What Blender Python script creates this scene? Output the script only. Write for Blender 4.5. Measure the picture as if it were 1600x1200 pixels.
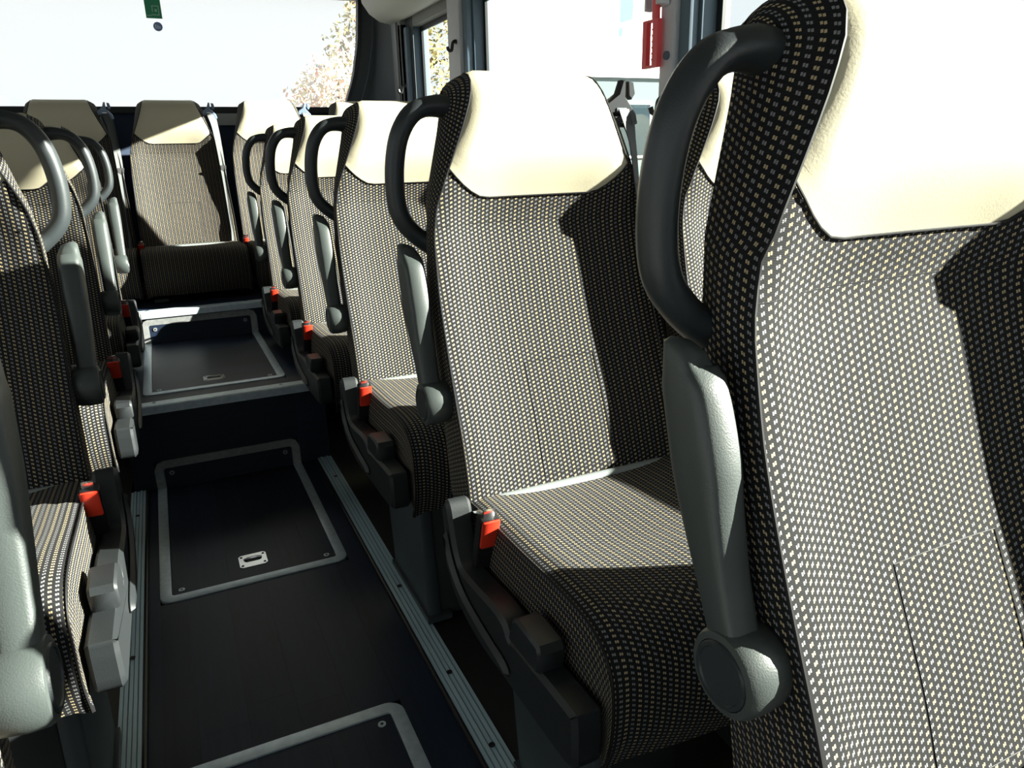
import bpy, bmesh, math, random
from mathutils import Vector, Matrix
random.seed(7)
for o in list(bpy.data.objects): bpy.data.objects.remove(o)
SC = bpy.context.scene
COL = SC.collection

# ------------------------------------------------------------ camera
cam = bpy.data.cameras.new('camera'); cam_o = bpy.data.objects.new('camera', cam); COL.objects.link(cam_o)
cam.sensor_width = 36.0; cam.lens = 1140 / 1600 * 36.0; cam.clip_start = 0.02; cam.clip_end = 300
R = Matrix(((0.90385, 0.14946, -0.40089), (-0.42728, 0.26743, -0.86366), (-0.02188, 0.95191, 0.30558)))
cam_o.matrix_world = Matrix.Translation((0, 0, 1.0)) @ R.to_4x4()
SC.camera = cam_o

# ------------------------------------------------------------ sky, sun, exposure
SUN_TO = Vector((1.0, -0.37, 0.37)).normalized()
w = bpy.data.worlds.new('sky'); SC.world = w; w.use_nodes = True
bg = w.node_tree.nodes['Background']; bg.inputs[0].default_value = (0.93, 0.97, 1.0, 1); bg.inputs[1].default_value = 1.22
sl = bpy.data.lights.new('sun', 'SUN'); sl.energy = 44.0; sl.angle = math.radians(0.53); sl.color = (1.0, 0.95, 0.84)
so = bpy.data.objects.new('sun', sl); COL.objects.link(so); so.location = SUN_TO * 20
so.rotation_euler = SUN_TO.to_track_quat('Z', 'Y').to_euler()
vs = SC.view_settings
vs.view_transform = 'Standard'; vs.look = 'None'; vs.gamma = 1.0; vs.exposure = 0.0; vs.use_curve_mapping = False

# ------------------------------------------------------------ materials
def new_mat(name):
    m = bpy.data.materials.new(name); m.use_nodes = True
    return m, m.node_tree, m.node_tree.nodes['Principled BSDF']
def plain(name, col, rough=0.5, metal=0.0, bump=0.0, scale=300.0, spec=0.5, vary=0.0):
    m, t, b = new_mat(name)
    b.inputs['Base Color'].default_value = (*col, 1); b.inputs['Roughness'].default_value = rough
    b.inputs['Metallic'].default_value = metal; b.inputs['Specular IOR Level'].default_value = spec
    if bump or vary:
        tc = t.nodes.new('ShaderNodeTexCoord'); n = t.nodes.new('ShaderNodeTexNoise')
        n.inputs['Scale'].default_value = scale; n.inputs['Detail'].default_value = 3
        t.links.new(tc.outputs['Object'], n.inputs['Vector'])
        if bump:
            bp = t.nodes.new('ShaderNodeBump'); bp.inputs['Strength'].default_value = bump; bp.inputs['Distance'].default_value = 0.002
            t.links.new(n.outputs['Fac'], bp.inputs['Height']); t.links.new(bp.outputs['Normal'], b.inputs['Normal'])
        if vary:
            mx = t.nodes.new('ShaderNodeMix'); mx.data_type = 'RGBA'
            mx.inputs[6].default_value = (*[c * (1 - vary) for c in col], 1); mx.inputs[7].default_value = (*[min(1, c * (1 + vary)) for c in col], 1)
            t.links.new(n.outputs['Fac'], mx.inputs[0]); t.links.new(mx.outputs[2], b.inputs['Base Color'])
    return m
def mth(t, op, a, b=None, c=None):
    n = t.nodes.new('ShaderNodeMath'); n.operation = op
    for i, v in enumerate((a, b, c)):
        if v is None: continue
        if isinstance(v, (int, float)): n.inputs[i].default_value = v
        else: t.links.new(v, n.inputs[i])
    return n.outputs[0]
def fabric(name, base=(0.014, 0.0143, 0.0152), pu=0.0077, pv=0.0069):
    m, t, b = new_mat(name)
    uv = t.nodes.new('ShaderNodeUVMap'); uv.uv_map = 'UVMap'
    sp = t.nodes.new('ShaderNodeSeparateXYZ'); t.links.new(uv.outputs[0], sp.inputs[0])
    u = mth(t, 'DIVIDE', sp.outputs[0], pu); v0 = mth(t, 'DIVIDE', sp.outputs[1], pv)
    col = mth(t, 'FLOOR', u); par = mth(t, 'FLOORED_MODULO', col, 2.0)
    fu = mth(t, 'FRACT', u); v = mth(t, 'ADD', v0, mth(t, 'MULTIPLY', par, 0.5)); fv = mth(t, 'FRACT', v)
    du = mth(t, 'ABSOLUTE', mth(t, 'SUBTRACT', fu, 0.5)); dv = mth(t, 'ABSOLUTE', mth(t, 'SUBTRACT', fv, 0.5))
    # two short stitches side by side, the right one a little higher
    sh = mth(t, 'MULTIPLY', mth(t, 'GREATER_THAN', fu, 0.5), 0.12)
    dv2 = mth(t, 'ABSOLUTE', mth(t, 'SUBTRACT', mth(t, 'SUBTRACT', fv, sh), 0.44))
    mk = mth(t, 'MULTIPLY', mth(t, 'LESS_THAN', du, 0.25), mth(t, 'LESS_THAN', dv2, 0.21))
    mk = mth(t, 'MULTIPLY', mk, mth(t, 'GREATER_THAN', du, 0.035))
    tone = t.nodes.new('ShaderNodeMix'); tone.data_type = 'RGBA'
    tone.inputs[6].default_value = (0.45, 0.36, 0.22, 1); tone.inputs[7].default_value = (0.23, 0.225, 0.235, 1)
    t.links.new(par, tone.inputs[0])
    nz = t.nodes.new('ShaderNodeTexNoise'); nz.inputs['Scale'].default_value = 900; nz.inputs['Detail'].default_value = 2
    t.links.new(uv.outputs[0], nz.inputs['Vector'])
    bcol = t.nodes.new('ShaderNodeMix'); bcol.data_type = 'RGBA'
    bcol.inputs[6].default_value = (*[c * 0.45 for c in base], 1); bcol.inputs[7].default_value = (*[c * 1.55 for c in base], 1)
    t.links.new(nz.outputs['Fac'], bcol.inputs[0])
    mx = t.nodes.new('ShaderNodeMix'); mx.data_type = 'RGBA'
    t.links.new(mk, mx.inputs[0]); t.links.new(bcol.outputs[2], mx.inputs[6]); t.links.new(tone.outputs[2], mx.inputs[7])
    t.links.new(mx.outputs[2], b.inputs['Base Color'])
    b.inputs['Roughness'].default_value = 0.8; b.inputs['Specular IOR Level'].default_value = 0.10
    b.inputs['Sheen Weight'].default_value = 0.02; b.inputs['Sheen Roughness'].default_value = 0.35
    # weave ribs
    rib = mth(t, 'SINE', mth(t, 'MULTIPLY', sp.outputs[1], 2 * math.pi / 0.0013))
    bp = t.nodes.new('ShaderNodeBump'); bp.inputs['Strength'].default_value = 0.35; bp.inputs['Distance'].default_value = 0.0006
    t.links.new(mth(t, 'ADD', rib, mth(t, 'MULTIPLY', mk, 1.5)), bp.inputs['Height']); t.links.new(bp.outputs['Normal'], b.inputs['Normal'])
    return m
def glass(name, tint=(0.90, 0.93, 0.925), dust=0.0):
    m, t, b = new_mat(name); t.nodes.remove(b)
    out = t.nodes['Material Output']
    tr = t.nodes.new('ShaderNodeBsdfTransparent'); tr.inputs[0].default_value = (*tint, 1)
    gl = t.nodes.new('ShaderNodeBsdfGlossy'); gl.inputs['Roughness'].default_value = 0.02
    mx = t.nodes.new('ShaderNodeMixShader'); mx.inputs[0].default_value = 0.05
    t.links.new(tr.outputs[0], mx.inputs[1]); t.links.new(gl.outputs[0], mx.inputs[2]); last = mx.outputs[0]
    if dust:
        tl = t.nodes.new('ShaderNodeBsdfTranslucent'); tl.inputs[0].default_value = (0.9, 0.92, 0.92, 1)
        m2 = t.nodes.new('ShaderNodeMixShader'); m2.inputs[0].default_value = dust
        t.links.new(last, m2.inputs[1]); t.links.new(tl.outputs[0], m2.inputs[2]); last = m2.outputs[0]
    t.links.new(last, out.inputs[0]); return m
def film(name, col, clear=0.45):
    m, t, b = new_mat(name); out = t.nodes['Material Output']
    b.inputs['Base Color'].default_value = (*col, 1); b.inputs['Roughness'].default_value = 0.5
    tr = t.nodes.new('ShaderNodeBsdfTransparent'); tr.inputs[0].default_value = (*[.4 + .6 * c for c in col], 1)
    mx = t.nodes.new('ShaderNodeMixShader'); mx.inputs[0].default_value = clear
    t.links.new(b.outputs[0], mx.inputs[1]); t.links.new(tr.outputs[0], mx.inputs[2]); t.links.new(mx.outputs[0], out.inputs[0]); return m
def wood(name, base=(0.008, 0.0145, 0.031), axis='Y', k=1.0):  # blue of the reflected sky is put into the base colour
    m, t, b = new_mat(name)
    tc = t.nodes.new('ShaderNodeTexCoord'); mp = t.nodes.new('ShaderNodeMapping')
    mp.inputs['Scale'].default_value = (90, 6, 90) if axis == 'Y' else (6, 90, 90)
    t.links.new(tc.outputs['Object'], mp.inputs[0])
    n = t.nodes.new('ShaderNodeTexNoise'); n.inputs['Scale'].default_value = 1; n.inputs['Detail'].default_value = 4
    t.links.new(mp.outputs[0], n.inputs[0])
    oi = t.nodes.new('ShaderNodeObjectInfo')
    f = mth(t, 'ADD', mth(t, 'MULTIPLY', n.outputs['Fac'], 0.9), mth(t, 'MULTIPLY', oi.outputs['Random'], 0.55))
    mx = t.nodes.new('ShaderNodeMix'); mx.data_type = 'RGBA'
    mx.inputs[6].default_value = (*[c * .35 for c in base], 1); mx.inputs[7].default_value = (*[c * 1.5 for c in base], 1)
    t.links.new(f, mx.inputs[0]); t.links.new(mx.outputs[2], b.inputs['Base Color'])
    b.inputs['Roughness'].default_value = 0.42; b.inputs['Specular IOR Level'].default_value = 0.45
    return m
def leaf_mat(name, cols):
    m, t, b = new_mat(name)
    g = t.nodes.new('ShaderNodeNewGeometry'); r = t.nodes.new('ShaderNodeValToRGB')
    r.color_ramp.interpolation = 'CONSTANT'
    while len(r.color_ramp.elements) < len(cols): r.color_ramp.elements.new(0.5)
    for i, c in enumerate(cols):
        r.color_ramp.elements[i].position = i / len(cols); r.color_ramp.elements[i].color = (*c, 1)
    t.links.new(g.outputs['Random Per Island'], r.inputs[0]); t.links.new(r.outputs[0], b.inputs['Base Color'])
    b.inputs['Roughness'].default_value = 0.7
    return m
M = dict(
    fabric=fabric('woven_fabric'),
    piping=plain('piping', (0.011, 0.011, 0.012), 0.6, spec=0.2),
    cream=plain('cream_leather', (0.56, 0.51, 0.37), 0.5, bump=0.08, scale=420, spec=0.35),
    shell=plain('seat_shell', (0.035, 0.039, 0.041), 0.55, bump=0.15, scale=500),
    plastic=plain('grey_black_plastic', (0.027, 0.033, 0.036), 0.40, bump=0.12, scale=600, spec=0.5),
    arm=plain('armrest_plastic', (0.052, 0.062, 0.060), 0.42, bump=0.15, scale=700, spec=0.5),
    cover=plain('cover_plastic', (0.016, 0.019, 0.021), 0.45, bump=0.12, scale=600),
    lightgrey=plain('light_grey_plastic', (0.20, 0.22, 0.22), 0.45),
    ped=plain('pedestal_lit', (0.045, 0.055, 0.062), 0.38),  # paler copy of the dark pedestal, reflections on the aisle side painted in
    pedd=plain('pedestal_dark', (0.018, 0.020, 0.022), 0.5),
    redh=plain('hammer_red', (0.80, 0.07, 0.08), 0.4),
    guideb=plain('belt_guide_blue', (0.17, 0.23, 0.33), 0.4),
    red=plain('red_plastic', (0.72, 0.045, 0.02), 0.35),
    black=plain('black_plastic', (0.012, 0.012, 0.013), 0.4),
    belt=plain('belt_webbing', (0.045, 0.05, 0.05), 0.6, bump=0.3, scale=900),
    guide=plain('belt_guide_plastic', (0.022, 0.024, 0.027), 0.32),
    chrome=plain('chrome', (0.75, 0.77, 0.78), 0.22, 1.0),
    alu=plain('aluminium', (0.66, 0.76, 0.88), 0.36, 0.45, vary=0.25, scale=60),
    alug=plain('aluminium_worn', (0.36, 0.37, 0.37), 0.45, 0.5, vary=0.35, scale=80),
    rail=plain('rail_aluminium', (0.55, 0.72, 0.80), 0.4, 0.2),
    raild=plain('rail_groove', (0.16, 0.20, 0.23), 0.5, 0.3),
    wood=wood('dark_wood_vinyl'), woodx=wood('dark_wood_vinyl_cross', axis='X'),
    side=plain('side_floor', (0.018, 0.016, 0.015), 0.5),
    sub=plain('dark_subfloor', (0.006, 0.006, 0.007), 0.6),
    navy=plain('rear_panel_cloth', (0.045, 0.065, 0.115), 0.8),
    slate=plain('pillar_slate', (0.050, 0.062, 0.070), 0.6, bump=0.1, scale=300),
    wallgrey=plain('wall_lining', (0.12, 0.125, 0.13), 0.7),
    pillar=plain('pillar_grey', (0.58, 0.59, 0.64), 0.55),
    seal=plain('rubber_seal', (0.010, 0.012, 0.014), 0.5),
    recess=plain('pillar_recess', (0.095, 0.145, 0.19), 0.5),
    ceil=plain('ceiling_lining', (0.24, 0.25, 0.25), 0.8),
    duct=plain('duct_plastic', (0.52, 0.54, 0.52), 0.5),
    glass=glass('window_glass'), rglass=glass('rear_glass', (0.97, 0.98, 0.97), 0.12),
    film=film('clear_film', (0.62, 0.78, 0.86)),
    green=plain('sticker_green', (0.03, 0.30, 0.16), 0.5), paleg=plain('sticker_pale_green', (0.35, 0.62, 0.48), 0.5),
    blue=plain('sticker_blue', (0.18, 0.26, 0.52), 0.5), paleb=plain('sticker_pale', (0.62, 0.72, 0.86), 0.5),
    asphalt=plain('outdoor_paving', (0.13, 0.125, 0.115), 0.9, vary=0.15, scale=2.0),
    white=plain('white_paint', (0.85, 0.86, 0.86), 0.4),
    teal=plain('pale_wall', (0.13, 0.18, 0.18), 0.8), roof=plain('grey_roof', (0.35, 0.42, 0.43), 0.8),
    dglass=plain('dark_window', (0.03, 0.05, 0.06), 0.1), bark=plain('bark', (0.10, 0.075, 0.05), 0.9),
    tyre=plain('tyre', (0.02, 0.02, 0.02), 0.8),
    leaf=leaf_mat('autumn_leaves', [(0.20, 0.19, 0.05), (0.30, 0.25, 0.07), (0.12, 0.13, 0.05), (0.38, 0.28, 0.08), (0.25, 0.14, 0.06), (0.42, 0.40, 0.26)]),
    leafp=leaf_mat('glare_paled_leaves', [(0.75, 0.62, 0.40), (0.80, 0.72, 0.60), (0.70, 0.38, 0.28), (0.66, 0.66, 0.44), (0.55, 0.47, 0.46)]),  # leaf colours paled to stand in for glare in the rear window
)

# ------------------------------------------------------------ mesh helpers
class MB:
    """collects shapes; build() links them as one mesh object"""
    def __init__(s): s.v = []; s.f = []; s.uv = {}; s.flat = set()
    def add(s, vs, fs, uvs=None, flat=False):
        b = len(s.v); s.v += [tuple(p) for p in vs]
        for f in fs:
            if flat: s.flat.add(len(s.f))
            s.f.append([b + i for i in f])
        if uvs:
            for i, q in enumerate(uvs): s.uv[b + i] = q
        return s
    def grid(s, rows, uvs=None, flip=False, closed=False):
        n, m = len(rows), len(rows[0]); fs = []
        for i in range(n - 1):
            for j in range(m if closed else m - 1):
                k = (j + 1) % m
                q = [i * m + j, i * m + k, (i + 1) * m + k, (i + 1) * m + j]
                fs.append(q[::-1] if flip else q)
        return s.add([p for r in rows for p in r], fs, [q for r in uvs for q in r] if uvs else None)
    def box(s, x0, x1, y0, y1, z0, z1):
        return s.add([(x, y, z) for z in (z0, z1) for y in (y0, y1) for x in (x0, x1)],
                     [(0, 2, 3, 1), (4, 5, 7, 6), (0, 1, 5, 4), (2, 6, 7, 3), (0, 4, 6, 2), (1, 3, 7, 5)], flat=True)
    def tube(s, pts, r, n=10, ry=None, cap=True, up=None):
        """sweep an ellipse (radius r across, ry along the 'up' hint) over pts; r may be a list"""
        P = [Vector(p) for p in pts]; L = len(P); rows = []
        prev = None
        for i, p in enumerate(P):
            t = (P[min(i + 1, L - 1)] - P[max(i - 1, 0)]).normalized()
            if up is not None: a = Vector(up)
            elif prev is not None: a = prev
            else: a = Vector((0, 0, 1)) if abs(t.z) < .9 else Vector((1, 0, 0))
            a = (a - t * a.dot(t)).normalized(); prev = a; c = t.cross(a)
            r1 = r[i] if isinstance(r, (list, tuple)) else r
            r2 = (ry[i] if isinstance(ry, (list, tuple)) else ry) if ry is not None else r1
            rows.append([p + a * (math.cos(2 * math.pi * k / n) * r2) + c * (math.sin(2 * math.pi * k / n) * r1) for k in range(n)])
        s.grid(rows, closed=True)
        if cap:
            b = len(s.v); s.add(rows[0], [list(range(n))[::-1]]); s.add(rows[-1], [list(range(n))])
        return s
    def prism(s, poly, ax, a, b, bev=0.0):
        """extrude a 2D polygon along axis ax from a to b, edges softened by bev"""
        def P(q, h): 
            p = list(q); p.insert(ax, h); return tuple(p)
        n = len(poly)
        if not bev:
            s.add([P(q, a) for q in poly] + [P(q, b) for q in poly], [list(range(n))[::-1], list(range(n, 2 * n))] + [(i, (i + 1) % n, n + (i + 1) % n, n + i) for i in range(n)], flat=True)
        else:
            cx = sum(q[0] for q in poly) / n; cy = sum(q[1] for q in poly) / n
            def inset(d):
                o = []
                for i in range(n):
                    p0, p1, p2 = Vector(poly[i - 1]), Vector(poly[i]), Vector(poly[(i + 1) % n])
                    e1 = (p1 - p0).normalized(); e2 = (p2 - p1).normalized()
                    nn = Vector((-e1.y - e2.y, e1.x + e2.x)); nn = nn / max(nn.length, .3)
                    o.append(tuple(p1 + nn * d))
                return o
            area = sum(poly[i][0] * poly[(i + 1) % n][1] - poly[(i + 1) % n][0] * poly[i][1] for i in range(n))
            sg = 1 if area > 0 else -1
            ins = inset(bev * sg); db = bev if b > a else -bev
            rows = [[P(q, a) for q in ins], [P(q, a + db) for q in poly], [P(q, b - db) for q in poly], [P(q, b) for q in ins]]
            s.grid(rows, closed=True); s.add(rows[0], [list(range(n))[::-1]], flat=True); s.add(rows[3], [list(range(n))], flat=True)
        return s
    def build(s, name, mat, parent=None, smooth=True, bevel=0.0, mirror=1):
        me = bpy.data.meshes.new(name)
        V = [(x * mirror, y, z) for x, y, z in s.v]
        me.from_pydata(V, [], s.f); me.update()
        if s.uv:
            l = me.uv_layers.new(name='UVMap')
            for lp in me.loops: l.data[lp.index].uv = s.uv.get(lp.vertex_index, (0, 0))
        bm = bmesh.new(); bm.from_mesh(me)
        if not s.uv: bmesh.ops.remove_doubles(bm, verts=bm.verts, dist=1e-6)
        bmesh.ops.recalc_face_normals(bm, faces=bm.faces)
        if bevel:
            bmesh.ops.bevel(bm, geom=[e for e in bm.edges if e.calc_face_angle(0) > .5], offset=bevel, segments=2, affect='EDGES', profile=.6)
        bm.to_mesh(me); bm.free()
        if smooth:
            me.polygons.foreach_set('use_smooth', [True] * len(me.polygons))
            me.set_sharp_from_angle(angle=math.radians(42))
        me.materials.append(M[mat])
        o = bpy.data.objects.new(name, me); COL.objects.link(o); o.parent = parent
        return o
def tag(o, label=None, cat=None, group=None, kind=None):
    if label: o['label'] = label
    if cat: o['category'] = cat
    if group: o['group'] = group
    if kind: o['kind'] = kind
    return o
def empty(name, loc=(0, 0, 0)):
    o = bpy.data.objects.new(name, None); COL.objects.link(o); o.location = loc; o.empty_display_size = .05; return o
def copy_tree(o, parent=None):
    c = o.copy(); COL.objects.link(c); c.parent = parent
    for ch in list(o.children): copy_tree(ch, c)
    return c
def lerp_tab(tab, x):
    if x <= tab[0][0]: return tab[0][1]
    for (a, b), (c, d) in zip(tab, tab[1:]):
        if x <= c: return b + (d - b) * (x - a) / (c - a)
    return tab[-1][1]
def spline(pts, n):
    """Catmull-Rom through pts"""
    P = [Vector(p) for p in pts]; P = [P[0] * 2 - P[1]] + P + [P[-1] * 2 - P[-2]]; out = []
    for i in range(1, len(P) - 2):
        for k in range(n):
            t = k / n; a, b, c, d = P[i - 1:i + 3]
            out.append(.5 * ((2 * b) + (c - a) * t + (2 * a - 5 * b + 4 * c - d) * t * t + (3 * b - a - 3 * c + d) * t ** 3))
    out.append(P[-2]); return out

# ------------------------------------------------------------ the shell of the coach
ZR1, ZR2 = 0.275, 0.405           # the two raised levels of the aisle
YR1, YR2 = 2.385, 3.25            # their risers
XA0, XA1 = -0.165, 0.358          # wooden aisle between the rails
XL, XR = -1.12, 1.30              # inner faces of the side walls
GL, GR = -1.18, 1.36             # glass planes
YF, YB = -2.4, 4.32               # front and back ends
def struct(mb, name, mat, parent=None, **k):
    o = mb.build(name, mat, parent, **k)
    if parent is None: o['kind'] = 'structure'
    return o
fl = struct(MB().box(XL - .1, XR + .1, YF, YB + .1, -0.06, -0.012), 'floor', 'sub', smooth=False)
def planks(parent, x0, x1, y0, y1, z, n, along='Y', rows=3, holes=()):
    """thin boards lying on z; skips the parts inside holes (x0,x1,y0,y1)"""
    rs = random.Random(int(y0 * 100) + n)
    a0, a1, b0, b1 = (x0, x1, y0, y1) if along == 'Y' else (y0, y1, x0, x1)
    for i in range(n):
        p0 = a0 + (a1 - a0) * i / n; p1 = a0 + (a1 - a0) * (i + 1) / n
        cuts = [b0] + sorted(b0 + (b1 - b0) * (j + rs.uniform(-.3, .3)) / rows for j in range(1, rows)) + [b1]
        for q0, q1 in zip(cuts, cuts[1:]):
            g = .00012
            X0, X1, Y0, Y1 = (p0 + g, p1 - g, q0 + g, q1 - g) if along == 'Y' else (q0 + g, q1 - g, p0 + g, p1 - g)
            segs = [(X0, X1, Y0, Y1)]
            for (hx0, hx1, hy0, hy1) in holes:
                out = []
                for (c0, c1, d0, d1) in segs:
                    if c1 <= hx0 or c0 >= hx1 or d1 <= hy0 or d0 >= hy1: out.append((c0, c1, d0, d1)); continue
                    if c0 < hx0: out.append((c0, hx0, d0, d1))
                    if c1 > hx1: out.append((hx1, c1, d0, d1))
                    m0, m1 = max(c0, hx0), min(c1, hx1)
                    if d0 < hy0: out.append((m0, m1, d0, hy0))
                    if d1 > hy1: out.append((m0, m1, hy1, d1))
                segs = out
            for (c0, c1, d0, d1) in segs:
                if c1 - c0 > .004 and d1 - d0 > .004:
                    MB().box(c0, c1, d0, d1, z - .010, z).build('plank', 'wood' if along == 'Y' else 'woodx', parent, smooth=False)
HX0, HX1 = -0.137, 0.308
H1 = (HX0, HX1, 1.690, YR1)
H0 = (-0.137, 0.276, 0.30, 1.140)
planks(fl, XA0, XA1, -1.0, YR1, 0.0, 6, 'Y', 3, [H1, H0])
st = struct(MB().box(XA0 - .035, XA1 + .05, YR1 + .012, YR2 + .05, -.01, ZR1 - .012), 'floor', 'sub', smooth=False)
planks(st, XA0 - .035, XA1 + .05, YR1 + .012, YR2, ZR1, 9, 'X', 2, [(HX0, HX1, 2.50, YR2)])
MB().box(XA0 - .035, HX0, YR1, YR1 + .012, -.01, ZR1 - .02).build('riser_board', 'woodx', st, smooth=False)
MB().box(HX1, XA1 + .05, YR1, YR1 + .012, -.01, ZR1 - .02).build('riser_board', 'woodx', st, smooth=False)
MB().box(HX0, HX1, YR1, YR1 + .012, .094, ZR1 - .02).build('riser_board', 'woodx', st, smooth=False)
st2 = struct(MB().box(XL, XR, YR2 + .012, YB, -.01, ZR2 - .012), 'floor', 'sub', smooth=False)
planks(st2, XA0 - .06, XA1 + .07, YR2 + .012, 3.6, ZR2, 4, 'X', 2)
MB().box(XA0 - .035, XA1 + .05, YR2, YR2 + .012, ZR1, ZR2 - .02).build('riser_board', 'woodx', st2, smooth=False)
def nosing(y, z, n):
    m = MB(); prof = [(y - .012, z - .022), (y - .012, z + .002), (y - .008, z + .005), (y + .032, z + .005), (y + .036, z + .001), (y + .002, z + .0005), (y + .002, z - .022)]
    m.prism(prof, 0, XA0 - .035, XA1 + .06)
    o = struct(m, 'trim_%d' % n, 'alu', smooth=False)
    for i in range(2):
        MB().tube([(XA0 + .06 + .38 * i, y + .015, z + .004), (XA0 + .06 + .38 * i, y + .015, z + .0075)], .006, 10).build('screw', 'chrome', o)
    return o
nosing(YR1, ZR1, 1); nosing(YR2, ZR2, 2)
# raised side floors beneath the seats, and the seat rails
struct(MB().box(XA1 + .052, XR + .02, YF, YR2, -.012, .002), 'floor', 'side', smooth=False)
struct(MB().box(XL - .02, XA0 - .047, YF, YR2, -.012, .002), 'floor', 'side', smooth=False)
def rail(x0, x1, s, label):
    r = empty('seat_rail', ((x0 + x1) / 2, 0, 0)); dx = (x0 + x1) / 2
    def bx(a, b, z0, z1, nm, mt):
        m = MB().box(a - dx, b - dx, -1.0, YR1 - .002, z0, z1); m.build(nm, mt, r, smooth=False)
    wd = x1 - x0
    bx(x0, x1, -.012, .004, 'rail_base', 'raild')
    for k in range(5):
        a = x0 + wd * (k / 5 + .02); bx(a, a + wd * .155, .004, .0085 if k in (1, 3) else .0065, 'rail_rib', 'rail')
    for y in (.95, 1.16, 1.5, 2.2):
        MB().tube([(0, y, .0086), (0, y, .0092)], .006, 10).build('bolt_hole', 'black', r)
    lip = x0 - .004 if s > 0 else x1 + .004
    MB().tube([(lip - dx, -1.0, .004), (lip - dx, YR1 - .002, .004)], .005, 8).build('edge_strip', 'black', r)
    tag(r, label, 'rail', 'seat rails'); return r
rail(.362, .410, 1, 'blue-grey ribbed aluminium seat rail along the right of the aisle')
rail(-.212, -.170, -1, 'blue-grey ribbed aluminium seat rail along the left of the aisle')

# floor hatches ------------------------------------------------------------
def hatch(x0, x1, y0, y1, z, lip, label, grain, screws):
    h = empty('floor_hatch', (x0, y0, z)); W = x1 - x0; L = y1 - y0; fw = .026
    def rr(x0, x1, y0, y1, r, sharp_back):
        pts = []
        cs = [(x0 + r, y0 + r, 180), (x1 - r, y0 + r, 270), (x1 - r, y1 - r, 0), (x0 + r, y1 - r, 90)]
        for i, (cx, cy, a) in enumerate(cs):
            if sharp_back and i >= 2: pts += [(x1, y1)] * 6 if i == 2 else [(x0, y1)] * 6
            else: pts += [(cx + r * math.cos(math.radians(a + 18 * k)), cy + r * math.sin(math.radians(a + 18 * k))) for k in range(6)]
        return pts
    o = rr(0, W, 0, L, .032, lip > 0); i_ = rr(fw, W - fw, fw, L - (0 if lip else fw), .008, lip > 0)
    n = len(o); m = MB()
    rows = [[(x, y, -.006) for x, y in o], [(x, y, .003) for x, y in o], [(x, y, .0045) for x, y in [(a[0] * .8 + b[0] * .2, a[1] * .8 + b[1] * .2) for a, b in zip(o, i_)]],
            [(x, y, .0035) for x, y in i_], [(x, y, -.006) for x, y in i_]]
    m.grid(rows, closed=True)
    fr = MB(); fr.v, fr.f = m.v, m.f
    fr.build('frame', 'alu', h)
    if lip:   # the frame and lid turn up against the riser
        def up(px):
            return rr(*px, True)
        t = .0055
        zo = lip; m = MB()
        outer = [(0, 0), (W, 0), (W, zo - .03), (W - .01, zo - .008), (W - .03, zo), (.03, zo), (.01, zo - .008), (0, zo - .03)]
        inner = [(fw, 0), (W - fw, 0), (W - fw, zo - fw - .006), (W - fw - .003, zo - fw - .002), (W - fw - .006, zo - fw), (fw + .006, zo - fw), (fw + .003, zo - fw - .002), (fw, zo - fw - .006)]
        rows = [[(x, L + .006, q) for x, q in outer], [(x, L - t, q) for x, q in outer], [(x, L - t + .001, q) for x, q in inner], [(x, L + .006, q) for x, q in inner]]
        nn = len(outer); V = [p for r_ in rows for p in r_]; F = []
        for a in range(3):
            for j in range(1, nn): F.append((a * nn + j, a * nn + (j + 1) % nn, (a + 1) * nn + (j + 1) % nn, (a + 1) * nn + j))
        m.add(V, F, flat=True); m.build('frame_upstand', 'alug', h, smooth=False)
        MB().box(fw + .001, W - fw - .001, L - .003, L + .006, 0.001, zo - fw - .001).build('lid_upstand', 'woodx', h, smooth=False)
    ly1 = L - (.004 if lip else fw + .001)
    n = 6 if grain == 'Y' else 7
    for k in range(n):
        if grain == 'Y':
            a = fw + .001 + (W - 2 * fw - .002) * k / n; b = fw + .001 + (W - 2 * fw - .002) * (k + 1) / n
            MB().box(a + .00012, b - .00012, fw + .001, ly1, -.008, .0005).build('lid_plank', 'wood', h, smooth=False)
        else:
            a = fw + .001 + (ly1 - fw) * k / n; b = fw + .001 + (ly1 - fw) * (k + 1) / n
            MB().box(fw + .001, W - fw - .001, a + .00012, b - .00012, -.008, .0005).build('lid_plank', 'woodx', h, smooth=False)
    pts = [(fw + .022, fw + .022, 0), (W - fw - .022, fw + .022, 0)]
    for (x, y, q) in pts:
        s = MB().tube([(x, y, 0), (x, y, .0022)], .0075, 14).build('screw', 'alu', h)
        MB().tube([(x, y, .0022), (x, y, .0026)], .003, 8).build('screw_slot', 'black', s)
    for x in (fw + .022, W - fw - .022):
        if lip: 
            s = MB().tube([(x, L - .003, lip - fw - .018), (x, L - .0052, lip - fw - .018)], .0075, 14).build('screw', 'alug', h)
            MB().tube([(x, L - .0052, lip - fw - .018), (x, L - .0056, lip - fw - .018)], .003, 8).build('screw_slot', 'black', s)
        else:
            s = MB().tube([(x, L - fw - .022, 0), (x, L - fw - .022, .0022)], .0075, 14).build('screw', 'alu', h)
            MB().tube([(x, L - fw - .022, .0022), (x, L - fw - .022, .0026)], .003, 8).build('screw_slot', 'black', s)
    # recessed pull in a bright plate
    cx, cy = .5 * W - .002, .110
    pw, ph = .034, .032
    pl = MB()
    ring_o = [(cx + pw * sx * kx, cy + ph * sy * ky) for sx, sy, kx, ky in [(-1, -1, .8, 1), (1, -1, .8, 1), (1, -1, 1, .8), (1, 1, 1, .8), (1, 1, .8, 1), (-1, 1, .8, 1), (-1, 1, 1, .8), (-1, -1, 1, .8)]]
    ring_i = [(cx + .023 * math.cos(a), cy + .010 * math.sin(a)) for a in [math.radians(q) for q in (-130, -50, -25, 25, 50, 130, 155, 205)]]
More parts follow.
